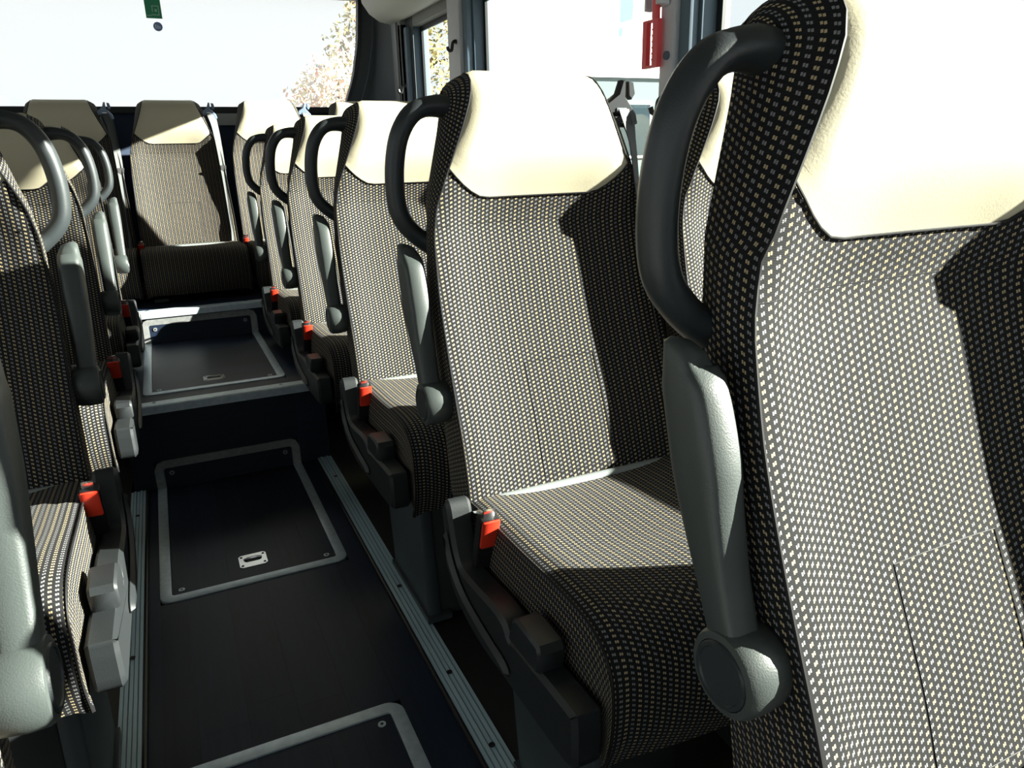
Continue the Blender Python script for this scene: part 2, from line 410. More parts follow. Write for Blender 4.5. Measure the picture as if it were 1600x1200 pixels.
    pl.grid([[(x, y, .0005) for x, y in ring_o], [(x, y, .003) for x, y in ring_o], [(x, y, .003) for x, y in ring_i], [(x, y, .001) for x, y in ring_i]], closed=True)
    p = pl.build('pull_plate', 'chrome', h, smooth=False)
    MB().add([(x, y, .0012) for x, y in ring_i], [list(range(8))]).build('pull_recess', 'black', p, smooth=False)
    MB().tube([(cx - .022, cy + .006, .0035), (cx - .012, cy + .009, .005), (cx + .012, cy + .009, .005), (cx + .022, cy + .006, .0035)], .0028, 8).build('pull_ring', 'chrome', p)
    for sx in (-1, 1):
        for sy in (-1, 1):
            x, y = cx + sx * .027, cy + sy * .022
            MB().tube([(x, y, .003), (x, y, .0038)], .0035, 8).build('pull_screw', 'black', p)
    tag(h, label, 'hatch', 'floor hatches in the aisle'); return h
hatch(HX0, HX1, 1.690, YR1, 0.0, .094, 'dark wood floor hatch with bright aluminium frame below the first step', 'Y', 4)
hatch(HX0, HX1, 2.500, YR2, ZR1, .104, 'dark wood floor hatch with aluminium frame up on the first step', 'X', 4)
hatch(H0[0], H0[1], H0[2], H0[3], 0.0, 0, 'dark wood floor hatch with worn aluminium corner at the bottom of the view', 'Y', 4)

# side walls with windows ----------------------------------------------------
ZS, ZH = 0.70, 1.61              # sill and header of the side windows
def side_wall(s, name, xi, xg, bays, first_n):
    """s=+1 right, -1 left; bays: list of (y0,y1) openings"""
    xo = xg + s * .03
    a, b = sorted((xi, xo))
    wl = struct(MB().box(a, b, YF, YB, -.06, ZS), name, 'wallgrey', smooth=False)
    MB().box(a, b, YF, YB, ZH, 1.86).build('header', 'ceil', wl, smooth=False)
    MB().box(min(xi - s * .03, xi + s * .03), max(xi - s * .03, xi + s * .03), YF, YB, ZS - .03, ZS).build('sill_ledge', 'wallgrey', wl, smooth=False)
    edges = [YF] + [v for bb in bays for v in bb] + [YB]
    for i in range(0, len(edges), 2):
        y0, y1 = edges[i], edges[i + 1]
        if y1 - y0 < .02: continue
        # light inner face, blue-black returns to the glass
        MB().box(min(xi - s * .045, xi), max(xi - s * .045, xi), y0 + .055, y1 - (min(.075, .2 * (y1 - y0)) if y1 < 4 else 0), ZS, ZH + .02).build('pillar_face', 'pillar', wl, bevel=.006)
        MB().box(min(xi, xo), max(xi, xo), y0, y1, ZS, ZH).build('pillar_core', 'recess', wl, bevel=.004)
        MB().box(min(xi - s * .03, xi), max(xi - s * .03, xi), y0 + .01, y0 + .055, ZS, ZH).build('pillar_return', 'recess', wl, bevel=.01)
    for k, (y0, y1) in enumerate(bays):
        wn = struct(MB().box(xg - .003, xg + .003, y0 - .005, y1 + .005, ZS - .005, ZH + .005), 'window_%d' % (first_n + k), 'glass', smooth=False)
        fr = MB()
        xa, xb = sorted((xg - s * .015, xg - s * .004))
        t = .022
        fr.box(xa, xb, y0, y1, ZH - t, ZH); fr.box(xa, xb, y0, y1, ZS, ZS + t)
        fr.box(xa, xb, y0, y0 + t, ZS + t, ZH - t); fr.box(xa, xb, y1 - t, y1, ZS + t, ZH - t)
        fr.build('window_seal', 'seal', wn, smooth=False)
    return wl
side_wall(1, 'wall_right', XR, GR, [(-2.2, -.75), (-.60, 1.62), (1.76, 3.10), (3.34, 3.92)], 1)
side_wall(-1, 'wall_left', XL, GL, [(-2.2, -.75), (-.60, 1.62), (1.76, 3.10), (3.34, 3.92)], 5)
struct(MB().box(XL - .1, XR + .1, YF, YB + .1, 1.80, 1.86), 'ceiling', 'ceil', smooth=False)
# ducts along both upper corners
def duct(s, n):
    x = XR if s > 0 else XL
    prof = [(x, 1.80), (x, 1.655), (x - s * .05, 1.640), (x - s * .11, 1.650), (x - s * .165, 1.685), (x - s * .20, 1.735), (x - s * .215, 1.80)]
    o = struct(MB().prism([(p[0], p[1]) for p in prof], 1, YF, 4.10), 'trim_%d' % n, 'duct')
    return o
duct(1, 3); duct(-1, 4)
# rear wall, rear window, corner panels
def rear():
    wl = struct(MB().box(XL - .06, XR + .06, YB, YB + .05, -.06, 1.235), 'wall_back', 'navy', smooth=False)
    MB().box(XL - .06, XR + .06, YB, YB + .05, 1.80, 1.86).build('header', 'ceil', wl, smooth=False)
    def edge(z): return lerp_tab([(1.22, 1.005), (1.40, 1.075), (1.58, 1.115), (1.80, 1.135)], z)
    zs = [1.22 + .58 * k / 12 for k in range(13)]; cx = .11
    for s in (1, -1):
        xo = XR + .06 if s > 0 else XL - .06
        rows = []; rows2 = []
        for z in zs:
            e = cx + s * (edge(z) - cx); e2 = e + s * .018
            rows.append([(e2, YB - .012, z), (e2 + (xo - e2) * .33, YB - .035, z), (XR - .03 if s > 0 else XL + .03, YB - .26, z), (XR if s > 0 else XL, YB - .42, z), (xo, YB - .3, z), (xo, YB + .03, z), (e2, YB + .03, z)])
            rows2.append([(e, YB + .03, z), (e, YB - .02, z), (e2, YB - .022, z), (e2, YB + .03, z)])
        MB().grid(rows, closed=True).build('corner_panel', 'slate', wl)
        MB().grid(rows2, closed=True).build('corner_seal', 'seal', wl)
        # stitched line down the corner panel
        MB().tube([((cx + s * (edge(z) - cx)) + s * .075, YB - .045 - .0, z) for z in zs], .0022, 6).build('panel_seam', 'recess', wl)
        # light vertical strips beside the last side window
        x = XR if s > 0 else XL
        for (ya, yb, dx, mt) in ((4.02, 4.10, .055, 'lightgrey'), (3.975, 4.02, .045, 'lightgrey')):
            MB().box(min(x - s * dx, x), max(x - s * dx, x), ya, yb, ZS, 1.66).build('corner_strip', mt, wl, bevel=.006)
    MB().box(XL, XR, YB - .03, YB, 1.215, 1.245).build('window_ledge', 'seal', wl, smooth=False)
    MB().box(.34, .52, YB - .036, YB - .03, 1.155, 1.212).build('lit_ledge_trim', 'duct', wl, smooth=False)  # shelf trim; its pale colour stands in for the light on it
    pn = struct(MB().box(cx - 1.06, cx + 1.06, YB + .018, YB + .024, 1.22, 1.81), 'window_9', 'rglass', smooth=False)
    return wl
rear()
# front end with windscreen
fw_ = struct(MB().box(XL - .06, XR + .06, YF - .05, YF, -.06, .75), 'wall_front', 'wallgrey', smooth=False)
MB().box(XL - .06, XR + .06, YF - .05, YF, 1.70, 1.86).build('header', 'ceil', fw_, smooth=False)
struct(MB().box(XL, XR, YF - .03, YF - .024, .74, 1.71), 'window_10', 'glass', smooth=False)

# ------------------------------------------------------------ seats
# profile of the seat back along its side seam: (y, z); y grows towards the rear of the coach
PROF = spline([(.080, .435, 0), (.092, .50, 0), (.118, .58, 0), (.163, .68, 0), (.203, .78, 0), (.230, .87, 0), (.240, .93, 0), (.241, .985, 0), (.243, 1.04, 0), (.250, 1.082, 0), (.272, 1.110, 0), (.305, 1.119, 0), (.338, 1.104, 0)], 5)
PROF = [(p.x, p.y) for p in PROF]
ARC = [0.0]
for (a, b), (c, d) in zip(PROF, PROF[1:]): ARC.append(ARC[-1] + math.hypot(c - a, d - b))
def prof(t):
    for i in range(len(ARC) - 1):
        if t <= ARC[i + 1] or i == len(ARC) - 2:
            k = (t - ARC[i]) / (ARC[i + 1] - ARC[i]); return (PROF[i][0] + (PROF[i + 1][0] - PROF[i][0]) * k, PROF[i][1] + (PROF[i + 1][1] - PROF[i][1]) * k)
def arc_at_z(z):
    for i in range(len(PROF) - 1):
        if PROF[i + 1][1] >= z: return ARC[i] + (ARC[i + 1] - ARC[i]) * (z - PROF[i][1]) / (PROF[i + 1][1] - PROF[i][1])
T_TOP = ARC[-1]
WID = [(.43, .214), (.60, .212), (.78, .206), (.87, .200), (.93, .187), (.975, .168), (1.03, .144), (1.08, .124), (1.12, .112)]
REARW = [(.43, .204), (.78, .198), (.93, .180), (1.03, .152), (1.075, .141), (1.10, .130)]
def halfw(t):
    y, z = prof(t)
    return lerp_tab(WID, z)
DISH = [(.43, .020), (.50, .034), (.60, .040), (.70, .040), (.80, .037), (.88, .040), (.93, .021), (.99, .002), (1.04, -.004), (1.09, -.004), (1.12, .0)]
def front(u, t):
    y, z = prof(t); d = lerp_tab(DISH, z); a = abs(u)
    g = (1 - a ** 3) if d > 0 else (1 - a ** 2)
    soft = (.010 if z < .93 else .003) * max(0, (a - .86) / .14) ** 2          # rolls off into the seam
    return (u * halfw(t), y + d * g + soft, z)
def t_head(u):
    a = abs(u)
    return arc_at_z(.926 + .048 * max(0, (a - .55) / .45) ** 1.3)
NU = 20; US = [-1 + 2 * j / NU for j in range(NU + 1)]
def rear_y(z): return lerp_tab([(.40, .20), (.60, .245), (.78, .298), (.93, .325), (1.05, .340), (1.12, .346)], z)

def seat_tree(name, s, aisle, leg_z, belt_side, guide_mat='guide'):
    """one coach seat; local x=0 is its middle, s=+1: aisle on the -x side (mirrored for -1)"""
    root = empty(name)
    B = lambda mb, nm, mt, par=root, **k: mb.build(nm, mt, par, mirror=s, **k)
    # --- backrest (front fabric and side gussets)
    m = MB(); NV = 22
    rows, uvs = [], []
    for i in range(NV + 1):
        r_, q_ = [], []
        for u in US:
            t = t_head(u) * i / NV; p = front(u, t); r_.append(p); q_.append((p[0], t))
        rows.append(r_); uvs.append(q_)
    m.grid(rows, uvs)
    for e in (-1, 1):
        rows, uvs = [], []
        for i in range(len(PROF)):
            t = ARC[i]; f = front(e, t); y, z = f[1], f[2]; zr = z if z < 1.04 else 1.04 + (z - 1.04) * .62
            yr = max(rear_y(z), y + .006); wr = lerp_tab(REARW, zr)
            r_, q_ = [], []
            for k in range(6):
                h = k / 5; bul = (.005 + .008 * max(0, min(1, (z - .95) / .12))) * math.sin(math.pi * h)
                x = abs(f[0]) * (1 - h) + wr * h + bul
                r_.append((e * x, y + (yr - y) * h, z + (zr - z) * h)); q_.append((.30 + (yr - y) * h, t))
            rows.append(r_); uvs.append(q_)
        m.grid(rows, uvs, flip=(e < 0))
    back = B(m, 'backrest', 'fabric')
    # --- headrest leather
    m = MB(); rows = []
    for i in range(17):
        r_ = []
        for u in US:
            t0 = t_head(u); t = t0 + (T_TOP - t0) * i / 16; p = front(u, t)
            lift = .004 * min(1, i / 2) * min(1, (1 - abs(u)) / .1)
            r_.append((p[0], p[1] - lift, p[2] + (lift if i > 12 else 0)))
        rows.append(r_)
    m.grid(rows); B(m, 'headrest', 'cream')
    # --- piping round the headrest and down the sides, stitched cross seams
    for e in (-1, 1):
        m = MB(); m.tube([(front(e, t)[0], front(e, t)[1] - .001, front(e, t)[2]) for t in [T_TOP * k / 40 for k in range(41)]], .0017, 6)
        B(m, 'side_piping', 'piping', back)
    m = MB(); m.tube([(front(u, t_head(u))[0], front(u, t_head(u))[1] - .0015, front(u, t_head(u))[2]) for u in US], .0012, 6); B(m, 'headrest_seam', 'piping', back)
    def seam(pts): B(MB().tube([(p[0], p[1] - .0002, p[2]) for p in pts], .0006, 5), 'stitched_seam', 'piping', back)
    seam([front(u, arc_at_z(.885)) for u in US])
    seam([front(u * .32, arc_at_z(.655)) for u in US]); seam([front(u * .32, arc_at_z(.475)) for u in US])
    for e in (-.32, .32): seam([front(e, arc_at_z(.475 + .18 * k / 10)) for k in range(11)])
    # --- rear shell
    m = MB(); rows = []
    for k in range(15):
        z = 1.089 - (1.089 - .40) * k / 14; hw = lerp_tab(REARW, z)
        rows.append([(hw * math.sin(math.pi / 2 * u), rear_y(z) + .018 * (1 - u * u) - .001, z) for u in [-1 + .2 * j for j in range(11)]])
    rows.insert(0, [(u * .112, .347, 1.104) for u in [-1 + .2 * j for j in range(11)]])
    m.grid(rows, flip=True); B(m, 'back_shell', 'shell')
    # --- cushion
    m = MB(); W = .213
    cp = spline([(.165, .430, 0), (.150, .466, 0), (.07, .478, 0), (-.08, .484, 0), (-.20, .490, 0), (-.275, .484, 0), (-.312, .455, 0), (-.322, .41, 0), (-.318, .35, 0), (-.300, .300, 0)], 4)
    L = 0; rows, uvs = [], []
    for i, p in enumerate(cp):
        if i: L += (p - cp[i - 1]).length
        r_, q_ = [], []
        for u in US:
            a = abs(u); dish = .016 * (1 - a ** 2.5) * max(0, min(1, (p.x + .27) / .15)) ; rnd = .010 * max(0, (a - .85) / .15) ** 2
            bow = .018 * (1 - u * u) if p.x < -.26 else 0
            r_.append((u * W, p.x - bow, p.y - dish - rnd)); q_.append((u * W, L))
        rows.append(r_); uvs.append(q_)
    m.grid(rows, uvs)
    for e in (-1, 1):
        top = [r_[-1 if e > 0 else 0] for r_ in rows]; rr_, qq = [], []
        for i, p in enumerate(top):
            zb = .335 if p[1] > -.25 else .335 - .035 * min(1, (-.25 - p[1]) / .06)
            yb = max(-.300, min(p[1], .10))
            rr_.append([(p[0] + e * .004 * math.sin(math.pi * k / 4), p[1] + (yb - p[1]) * k / 4, p[2] + (min(zb, p[2]) - p[2]) * k / 4) for k in range(5)])
            qq.append([(.5 + (p[2] - min(zb, p[2])) * k / 4, uvs[i][0][1]) for k in range(5)])
        m.grid(rr_, qq, flip=(e < 0))
    cu = B(m, 'cushion', 'fabric')
    for e in (-1, 1):
        m = MB(); m.tube([(r_[-1 if e > 0 else 0][0], r_[0][1], r_[0][2] + .001) for r_ in rows[4:]], .002, 6)
        B(m, 'cushion_piping', 'piping', cu)
    m = MB(); m.box(-.205, .205, -.285, .15, .30, .338); B(m, 'seat_pan', 'pedd', bevel=.008)
    m = MB(); m.tube([(-.214, .100, .458), (.214, .100, .458)], .010, 12); B(m, 'hinge_bar', 'lightgrey')
    # --- pedestal
    ht = .302
    m = MB(); xl = -.185
    m.prism([(-.265, leg_z), (-.005, leg_z), (.035, ht), (-.225, ht)], 0, xl, xl + .03, bev=.004)
    m.box(xl - .006, xl + .05, -.275, .005, leg_z, leg_z + .012)
    B(m, 'leg', 'ped')
    m = MB(); m.prism([(-.255, leg_z), (-.175, leg_z), (-.13, ht), (-.21, ht)], 0, xl + .03, xl + .14, bev=.004); B(m, 'leg_brace', 'pedd')
    m = MB(); m.prism([(-.22, leg_z), (-.005, leg_z), (.035, ht), (-.2, ht)], 0, .16, .185, bev=.004); B(m, 'leg', 'pedd')
    # --- buckle on the aisle side (or on both sides of a rear seat)
    bx = -.224 if aisle else -.2135
    def buckle_box(a0, a1, b0, b1, w, bev):      # a: along the buckle (up and a little forward), b: thickness
        A = Vector((-.30, .954)); N = Vector((-.954, -.30)); o = Vector((.012, .445))
        q = [o + A * a + N * b for a, b in ((a0, b0), (a1, b0), (a1, b1), (a0, b1))]
        return MB().prism([(v.x, v.y) for v in q], 0, bx - w, bx + w, bev=bev)
    bk = B(buckle_box(-.045, .050, -.010, .010, .0155 if aisle else .0135, .003), 'belt_buckle', 'black')
    B(buckle_box(.000, .050, .008, .0135, .0138 if aisle else .0118, .002), 'release_button', 'red', bk)
    B(buckle_box(.050, .062, -.003, .001, .009, .0005), 'belt_tongue_plate', 'chrome', bk)
    m = MB(); m.tube([(bx, .0, .490), (bx + .003, .04, .478), (bx + .008, .085, .455)], .0045, 8); B(m, 'buckle_stalk', 'chrome', bk)
    if aisle:
        # --- grab handle
        pth = spline([(-.130, .300, 1.062), (-.165, .292, 1.070), (-.205, .290, 1.062), (-.230, .293, 1.030), (-.241, .297, .985), (-.243, .299, .935), (-.236, .298, .897), (-.214, .296, .868), (-.188, .294, .850), (-.165, .294, .838)], 5)
        pth = [p + Vector((.006, .015, 0)) for p in pth]
        n = len(pth); rr = [.0155 + .006 * max(0, 1 - i / 8, 1 - (n - 1 - i) / 9) for i in range(n)]
        m = MB(); m.tube(pth, rr, 14, ry=[r_ * 1.22 for r_ in rr], up=(0, 1, 0)); gh = B(m, 'grab_handle', 'plastic')
        m = MB(); m.tube([(-.234, .312, .905), (-.2450, .312, .905)], .0075, 12); B(m, 'handle_plug', 'black', gh)
        # --- armrest, folded up
        AX = -.236
        ax = spline([(AX, .186, .612), (AX, .203, .655), (AX, .220, .70), (AX, .235, .745), (AX, .246, .787), (AX, .254, .821), (AX, .258, .838)], 4)
        N = len(ax); rows = []
        for i, p in enumerate(ax):
            h = i / (N - 1)
            hx = lerp_tab([(0, .0150), (.25, .0165), (.6, .0195), (.9, .0195), (1, .0180)], h); hy = lerp_tab([(0, .016), (.25, .018), (.55, .027), (.85, .029), (1, .027)], h)
            t = (ax[min(i + 1, N - 1)] - ax[max(i - 1, 0)]).normalized(); nrm = Vector((0, t.z, -t.y))   # towards the rear
            r_ = []
            for k in range(20):
                a = 2 * math.pi * k / 20; c, q = math.cos(a), math.sin(a)
                ex = math.copysign(abs(c) ** .5, c) * hx; ey = math.copysign(abs(q) ** .5, q) * hy
                # the front falls away in a slope towards the tip
                fall = max(0, (h - .55) / .45) ** 1.5 * .016 if ey < 0 else 0
                fr = max(0, min(1, -ey / hy)); r_.append(p + Vector((ex * (1 - 14 * fall * fr), 0, 0)) + nrm * (ey + fall * fr))
            rows.append(r_)
        tipn = [Vector(p) for p in rows[-1]]; c = sum(tipn, Vector()) / 20
        for sc, dz in ((.93, .010), (.70, .016), (.34, .019)):
            rows.append([c + (p - c) * sc + Vector((0, .003, dz)) + Vector((0, 0, 1)) * ((p.y - c.y) * .55 - (p.x - c.x) * .30) * sc for p in tipn])
        m = MB(); m.grid(rows, closed=True); m.add(rows[-1], [list(range(20))]); m.add(rows[0], [list(range(20))[::-1]])
        arm = B(m, 'armrest', 'arm')
        pc = Vector((0, .188, .612)); m = MB(); dx = AX + .2545 + .011
        prf = [(-.2835, .028), (-.2825, .0335), (-.277, .0360), (-.262, .0365), (-.246, .0345), (-.236, .029), (-.231, .019), (-.2295, .006)]
        m.grid([[(x + dx, pc.y + r_ * math.cos(2 * math.pi * k / 24), pc.z + r_ * math.sin(2 * math.pi * k / 24)) for k in range(24)] for x, r_ in prf], closed=True)
        m.add([(prf[-1][0] + dx, pc.y + prf[-1][1] * math.cos(2 * math.pi * k / 24), pc.z + prf[-1][1] * math.sin(2 * math.pi * k / 24)) for k in range(24)], [list(range(24))])
        B(m, 'pivot_drum', 'arm', arm)
        m = MB(); prf = [(-.2835, .0275), (-.2855, .0265), (-.2855, .0235), (-.2840, .0225), (-.2840, .004)]
        m.grid([[(x + dx, pc.y + r_ * math.cos(2 * math.pi * k / 24), pc.z + r_ * math.sin(2 * math.pi * k / 24)) for k in range(24)] for x, r_ in prf], closed=True)
        m.add([(-.2840 + dx, pc.y + .004 * math.cos(2 * math.pi * k / 24), pc.z + .004 * math.sin(2 * math.pi * k / 24)) for k in range(24)], [list(range(24))])
        B(m, 'pivot_cap', 'plastic', arm)
        m = MB(); m.tube([(-.208, .188, .612), (-.185, .192, .612)], .012, 12); B(m, 'pivot_shaft', 'black', arm)
        # --- side cover with the recline lever
        out = spline([(.100, .470, 0), (.083, .490, 0), (.068, .482, 0), (.058, .45, 0), (.046, .418, 0), (.026, .400, 0), (-.03, .402, 0), (-.09, .408, 0), (-.13, .404, 0), (-.146, .388, 0), (-.165, .394, 0), (-.30, .402, 0), (-.316, .395, 0), (-.318, .36, 0), (-.312, .325, 0), (-.26, .318, 0), (-.18, .315, 0), (-.10, .313, 0), (-.03, .318, 0), (.03, .338, 0), (.068, .375, 0), (.090, .42, 0)], 3)
        m = MB(); m.prism([(p.x, p.y) for p in out], 0, -.262, -.222, bev=.006); cv = B(m, 'side_cover', 'cover')
        scoop = spline([(.070, .445, 0), (.045, .40, 0), (.0, .372, 0), (-.08, .358, 0), (-.14, .352, 0), (-.150, .335, 0), (-.10, .328, 0), (-.03, .333, 0), (.03, .352, 0), (.066, .39, 0)], 3)
        m = MB(); m.prism([(p.x, p.y) for p in scoop], 0, -.271, -.258, bev=.007); B(m, 'cover_rib', 'cover', cv)
        m = MB(); m.prism([(-.150, .395), (-.160, .430), (-.176, .440), (-.232, .438), (-.238, .428), (-.232, .398)], 0, -.264, -.226, bev=.004); B(m, 'recline_lever', 'cover', cv)
    # --- belt: guide on the shoulder, strap, tongue
    e = 1 if belt_side > 0 else -1
    gx, gy, gz = e * .168, .288, 1.062
    m = MB()
    m.prism([(gx - e * .026, gz + .012), (gx - e * .002, gz + .028), (gx + e * .006, gz + .050), (gx + e * .013, gz + .050), (gx + e * .013, gz + .022), (gx + e * .036, gz - .004), (gx + e * .040, gz - .022), (gx + e * .026, gz - .028), (gx + e * .012, gz - .010), (gx - e * .026, gz - .008)], 1, gy - .014, gy + .006, bev=.003)
    m.prism([(gx + e * .019, gz + .048), (gx + e * .030, gz + .046), (gx + e * .034, gz + .028), (gx + e * .027, gz + .018), (gx + e * .020, gz + .024)], 1, gy - .012, gy + .004, bev=.002)
    gd = B(m, 'belt_guide', guide_mat)
    m = MB(); m.box(min(gx - e * .006, gx + e * .014), max(gx - e * .006, gx + e * .014), gy - .0155, gy - .0135, gz - .004, gz + .004); B(m, 'guide_slot', 'chrome', gd)
    pth = spline([(gx + e * .012, gy - .016, gz + .002), (gx + e * .022, gy - .026, gz - .06), (gx + e * .028, gy - .042, gz - .16), (gx + e * .030, gy - .080, gz - .30), (gx + e * .030, gy - .13, gz - .44), (gx + e * .029, gy - .18, gz - .56), (gx + e * .028, gy - .195, gz - .64)], 6)
    rows = []; n = len(pth)
    for i, p in enumerate(pth):
        h = i / (n - 1); tw = math.radians(lerp_tab([(0, 20), (.15, 40), (.5, 55), (.8, 60), (1, 30)], h))
        d = Vector((e * math.cos(tw), math.sin(tw), 0)) * .021; nn = Vector((-e * math.sin(tw), math.cos(tw), 0)) * .0008
        rows.append([p - d - nn, p + d - nn, p + d + nn, p - d + nn])
    m = MB(); m.grid(rows, closed=True); m.add(rows[0], [(0, 1, 2, 3)]); m.add(rows[-1], [(3, 2, 1, 0)])
    bl = B(m, 'seat_belt', 'belt')
    p = pth[int(n * .45)]
    m = MB(); tw = math.radians(52); c_, s_ = math.cos(tw), math.sin(tw)
    m.prism([(-.025, .012), (.025, .012), (.022, -.010), (.010, -.016), (.010, -.042), (-.010, -.042), (-.010, -.016), (-.022, -.010)], 1, -.004, .004, bev=.0015)
    m.v = [(p.x + e * (x * c_) - y * s_ * e, p.y + x * s_ + y * c_, p.z + z) for x, y, z in m.v]
    B(m, 'belt_tongue', 'black', bl)
    m = MB(); m.tube([(gx + e * .028, gy - .195, gz - .63), (gx + e * .028, .10, .415), (gx + e * .026, .10, .36), (e * .19, .09, .32)], .009, 8, ry=.006); B(m, 'belt_anchor', 'black', bl)
    return root

P = .715
proto_ra = seat_tree('coach_seat', 1, True, .0095, 1)
proto_rs = seat_tree('coach_seat', 1, True, ZR1, 1)           # short leg on the raised step
proto_rw = seat_tree('coach_seat', 1, False, .002, 1)
proto_la = seat_tree('coach_seat', -1, True, .0095, 1)
proto_lw = seat_tree('coach_seat', -1, False, .002, 1)
proto_b = seat_tree('coach_seat', 1, False, .268, 1, 'guideb')
used = set()
def place(proto, loc, label, group):
    o = proto if proto.name not in used else copy_tree(proto)
    used.add(proto.name); o.location = loc
    tag(o, label, 'seat', group); return o
CXR, CXW, CXL, CXLW = .590, 1.036, -.396, -.842
GRP_R, GRP_L, GRP_B = 'aisle seats on the right', 'aisle seats on the left', 'seats of the raised back row'
lr = ['nearest coach seat at the right edge, dotted black fabric, sunlit cream headrest',
      'second aisle seat from the camera on the right, whole cushion and red buckle in view',
      'third aisle seat from the camera on the right, its headrest between two black grab handles',
      'fourth aisle seat from the camera on the right, just before the aisle step',
      'farthest small aisle seat on the right, standing on the raised step before the back row']
lw = ['window seat beside the nearest right seat, beyond its edge', 'window seat beside the second right seat, cream sliver seen through the near grab handle',
      'window seat beside the third right seat, mostly hidden behind headrests', 'window seat beside the fourth right seat, mostly hidden behind headrests',
      'window seat beside the farthest right aisle seat, near the corner pillar']
for i in range(5):
    y = .168 + P * i
    place(proto_rs if i >= 3 else proto_ra, (CXR, y, 0), lr[i], GRP_R)
    place(proto_rw, (CXW, y - .055, 0), lw[i], 'window seats on the right')
ll = ['nearest left seat, only its big grey armrest with round pivot shows at the bottom left', 'second left seat from the camera, dark dotted back with sunlit top at the left edge',
      'third left seat from the camera, shaded cream headrest behind a shiny grab handle', 'farthest left aisle seat, small, its handle in front of the back row']
llw = ['window seat beside the nearest left seat', 'window seat beside the second left seat from the camera', 'window seat beside the third left seat from the camera', 'window seat beside the farthest left aisle seat']
for i in range(4):
    y = .402 + .871 * i
    place(proto_la, (CXL + (.012 if i == 0 else 0), y, 0), ll[i], GRP_L)
    if i: place(proto_lw, (CXLW, y - .04, 0), llw[i], 'window seats on the left')
lb = ['back row seat at the far left end under the rear window', 'back row seat left of the middle, fully shaded cream headrest', 'middle back row seat facing the aisle, half shaded cream headrest with belt at its shoulder',
      'back row seat right of the middle, bright cream headrest', 'back row seat at the far right corner, only a sliver of headrest shows']
for i, x in enumerate((-.785, -.335, .113, .567, 1.02)):
    place(proto_b, (x, 3.75, .137), lb[i], GRP_B)
# ------------------------------------------------------------ things on the windows and pillars
def hook(y, z, label):
    h = empty('coat_hook', (XR - .045, y, z))
    MB().tube([(0, 0, .0), (-.006, 0, 0)], .010, 12).build('base', 'black', h)
    MB().tube(spline([(-.004, 0, .004), (-.016, 0, -.004), (-.020, 0, -.022), (-.024, .0, -.034), (-.036, 0, -.034), (-.042, 0, -.020)], 4), [.007] * 21, 8).build('hook', 'black', h)
    tag(h, label, 'hook', 'coat hooks on the window pillars')
hook(3.93, 1.33, 'small black coat hook on the rearmost right window pillar')
hook(3.19, 1.445, 'black coat hook on the pillar between the two rear right windows')
hook(1.705, 1.12, 'black coat hook low on the pillar below the red hammer')

def hammer():
    h = empty('emergency_hammer', (XR - .048, 1.742, 1.297))
    # handle ring with finger teeth, lying parallel to the window
    ring = MB(); x0, x1 = -.020, -.006
    ring.box(x0, x1, -.030, .036, -.098, -.092); ring.box(x0, x1, -.008, .036, .012, .018)
    ring.box(x0, x1, .018, .036, -.092, .012); ring.box(x0, x1, -.030, -.008, -.092, .018)
    for k in range(6):
        zc = -.078 + k * .0145
        ring.prism([(-.008, zc - .005), (-.008, zc + .005), (.001, zc)], 0, x0 + .003, x1 - .003)
    ring.build('handle', 'redh', h, smooth=False)
    nk = MB(); nk.box(x0, x1, -.022, -.002, .018, .105); nk.build('shaft', 'redh', h, bevel=.003)
    hd = MB(); hd.tube([(-.013, -.032, .115), (-.013, -.020, .118), (-.013, .018, .118), (-.013, .030, .115)], [.006, .016, .016, .006], 12); hd.build('head', 'redh', h)
    MB().tube([(-.022, -.010, .068), (-.0205, -.010, .068)], .006, 12).build('rivet', 'chrome', h)
    br = MB(); br.box(-.006, .0, -.050, .030, .045, .10); br.box(-.030, .0, -.052, -.030, .048, .098); br.box(-.022, .0, .022, .030, .040, .098); br.box(-.01, 0, -.06, .04, .104, .13)
    b = br.build('holder', 'pillar', h, bevel=.003)
    for k in range(3): MB().box(-.0315, -.029, -.048, -.034, .060 + k * .012, .0635 + k * .012).build('holder_slot', 'seal', b, smooth=False)
    tag(h, 'red emergency hammer with toothed grip clipped to the window pillar', 'hammer')
hammer()
# a round button on the pillar below the hammer
sb = empty('pillar_button', (XR - .045, 1.697, 1.225)); MB().tube([(0, 0, 0), (-.006, 0, 0)], .011, 14).build('cap', 'recess', sb); tag(sb, 'small dark round plug on the pillar beside the red hammer grip', 'plug')

# stickers on the rear window
def sticker_square():
    s = empty('exit_sticker', (.118, YB + .016, 1.70))
    MB().box(-.036, .036, -.001, 0, -.046, .05).build('sheet', 'green', s, smooth=False)
    g = MB()
    g.box(-.006, .026, -.0016, -.001, .008, .012); g.box(.022, .026, -.0016, -.001, -.028, .012); g.box(-.006, -.002, -.0016, -.001, -.016, .012)
    g.box(-.030, -.012, -.0016, -.001, -.036, -.032); g.box(-.012, .026, -.0016, -.001, -.032, -.028); g.box(.006, .016, -.0016, -.001, -.016, -.004)
    g.build('pictogram', 'paleg', s, smooth=False)
    tag(s, 'green square exit pictogram sticker at the top of the rear window', 'sticker')
sticker_square()
s = empty('round_sticker', (.128, YB + .016, 1.618))
MB().tube([(0, 0, 0), (0, -.001, 0)], .021, 24).build('disc', 'blue', s, smooth=False)
g = MB()
for k in range(3): g.box(-.012 + k * .009, -.007 + k * .009, -.0015, -.001, -.010, .010 - .004 * k)
g.build('print', 'paleb', s, smooth=False); tag(s, 'small round blue sticker below the green one on the rear window', 'sticker')
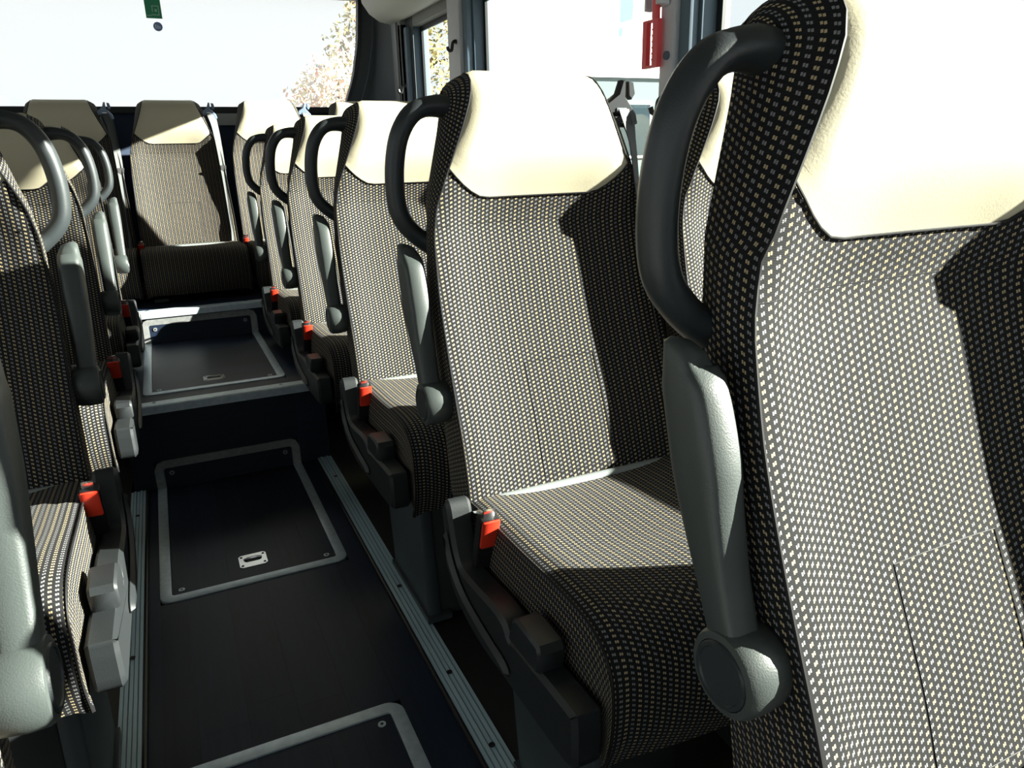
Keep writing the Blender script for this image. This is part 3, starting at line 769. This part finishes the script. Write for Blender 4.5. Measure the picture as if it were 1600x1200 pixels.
s = empty('window_sticker', (GR - .006, 2.04, 1.38)); MB().box(-.001, 0, -.035, .035, -.02, .07).build('sheet', 'film', s, smooth=False); tag(s, 'pale blue rectangular sticker on the large right side window', 'sticker')
s = empty('window_sticker', (GR - .006, 2.07, 1.335)); MB().tube([(0, 0, 0), (-.001, 0, 0)], .013, 20).build('disc', 'film', s, smooth=False); tag(s, 'small pale round sticker on the large right side window', 'sticker')

# ------------------------------------------------------------ outdoors
ZG = -0.85
gr = MB().add([(-60, -60, ZG), (80, -60, ZG), (80, 90, ZG), (-60, 90, ZG)], [(0, 1, 2, 3)]).build('ground', 'asphalt', smooth=False); gr['kind'] = 'structure'
def tree(x, y, h, rx, mat, n, label, z0=.5, leaf=.07):
    t = empty('tree', (x, y, ZG)); rs = random.Random(int(x * 10 + y))
    m = MB(); m.tube([(0, 0, 0), (.05, .03, h * .35), (-.03, .06, h * .7), (0, 0, h * .9)], [.14, .11, .07, .02], 8)
    for k in range(9):
        a = k * 2.4; z = h * (.25 + .065 * k); l = rx * (.9 - .05 * k)
        m.tube([(0, 0, z), (math.cos(a) * l * .5, math.sin(a) * l * .5, z + .3), (math.cos(a) * l, math.sin(a) * l, z + .45)], [.045, .03, .01], 6)
    m.build('trunk', 'bark', t)
    V, F = [], []
    for k in range(n):
        while True:
            p = Vector((rs.uniform(-1, 1), rs.uniform(-1, 1), rs.uniform(-1, 1)))
            if p.length < 1: break
        p = p.normalized() * (p.length ** .6)
        lump = 1 + .22 * math.sin(5 * p.x + x) * math.cos(4 * p.y + 3 * p.z)
        c = Vector((p.x * rx * lump, p.y * rx * lump, h * z0 + p.z * h * (1 - z0) * lump))
        a = Vector((rs.gauss(0, 1), rs.gauss(0, 1), rs.gauss(0, 1))).normalized(); b = a.orthogonal().normalized()
        s1 = leaf * rs.uniform(.6, 1.4); b0 = len(V)
        V += [tuple(c + a * s1), tuple(c + b * s1 * .6), tuple(c - a * s1), tuple(c - b * s1 * .6)]; F.append((b0, b0 + 1, b0 + 2, b0 + 3))
    o = MB().add(V, F).build('foliage', mat, t, smooth=False); o['kind'] = 'stuff'
    tag(t, label, 'tree', 'autumn trees outside')
tree(6.4, 19.5, 6.5, 2.2, 'leaf', 9000, 'green and yellow autumn tree seen through the rearmost right side window', .42)
tree(13.5, 26.0, 7.5, 2.8, 'leaf', 9000, 'green and yellow autumn tree standing behind the white building outside', .42)
tree(3.35, 14.5, 3.6, 1.25, 'leafp', 6000, 'autumn tree with pink and yellow leaves coloured pale for window glare, seen through the right of the rear window', .45, .06)
# white building with a pale lower storey, close behind the large window
bd = empty('building', (5.35, 9.0, ZG))
fp = [(-1.6, 0), (1.9, 0), (1.9, 3.0), (-.3, 3.0)]
MB().prism(fp, 2, 2.75, 5.4).build('upper_wall', 'white', bd, smooth=False)
MB().prism([(x * .985 + .01, y * .98 + .05) for x, y in fp], 2, 0, 2.75).build('lower_wall', 'teal', bd, smooth=False)
MB().prism([(x * 1.02, y * 1.03 - .05) for x, y in fp], 2, 5.4, 5.5).build('roof', 'roof', bd, smooth=False)
for x in (-.9, .75):
    wd = MB().box(x - .35, x + .35, .02, .06, 1.7, 2.45).build('window', 'white', bd, smooth=False)
    MB().box(x - .31, x + .31, .01, .03, 1.74, 2.41).build('pane', 'dglass', wd, smooth=False)
dr = MB().box(-.35, .35, .02, .06, 0, 2.1).build('door', 'white', bd, smooth=False)
MB().tube([(.27, .02, 1.0), (.27, -.03, 1.0), (.20, -.03, 1.0)], .012, 8).build('door_handle', 'pedd', dr)
tag(bd, 'white building with pale blue-green lower wall outside the large right side window', 'building')
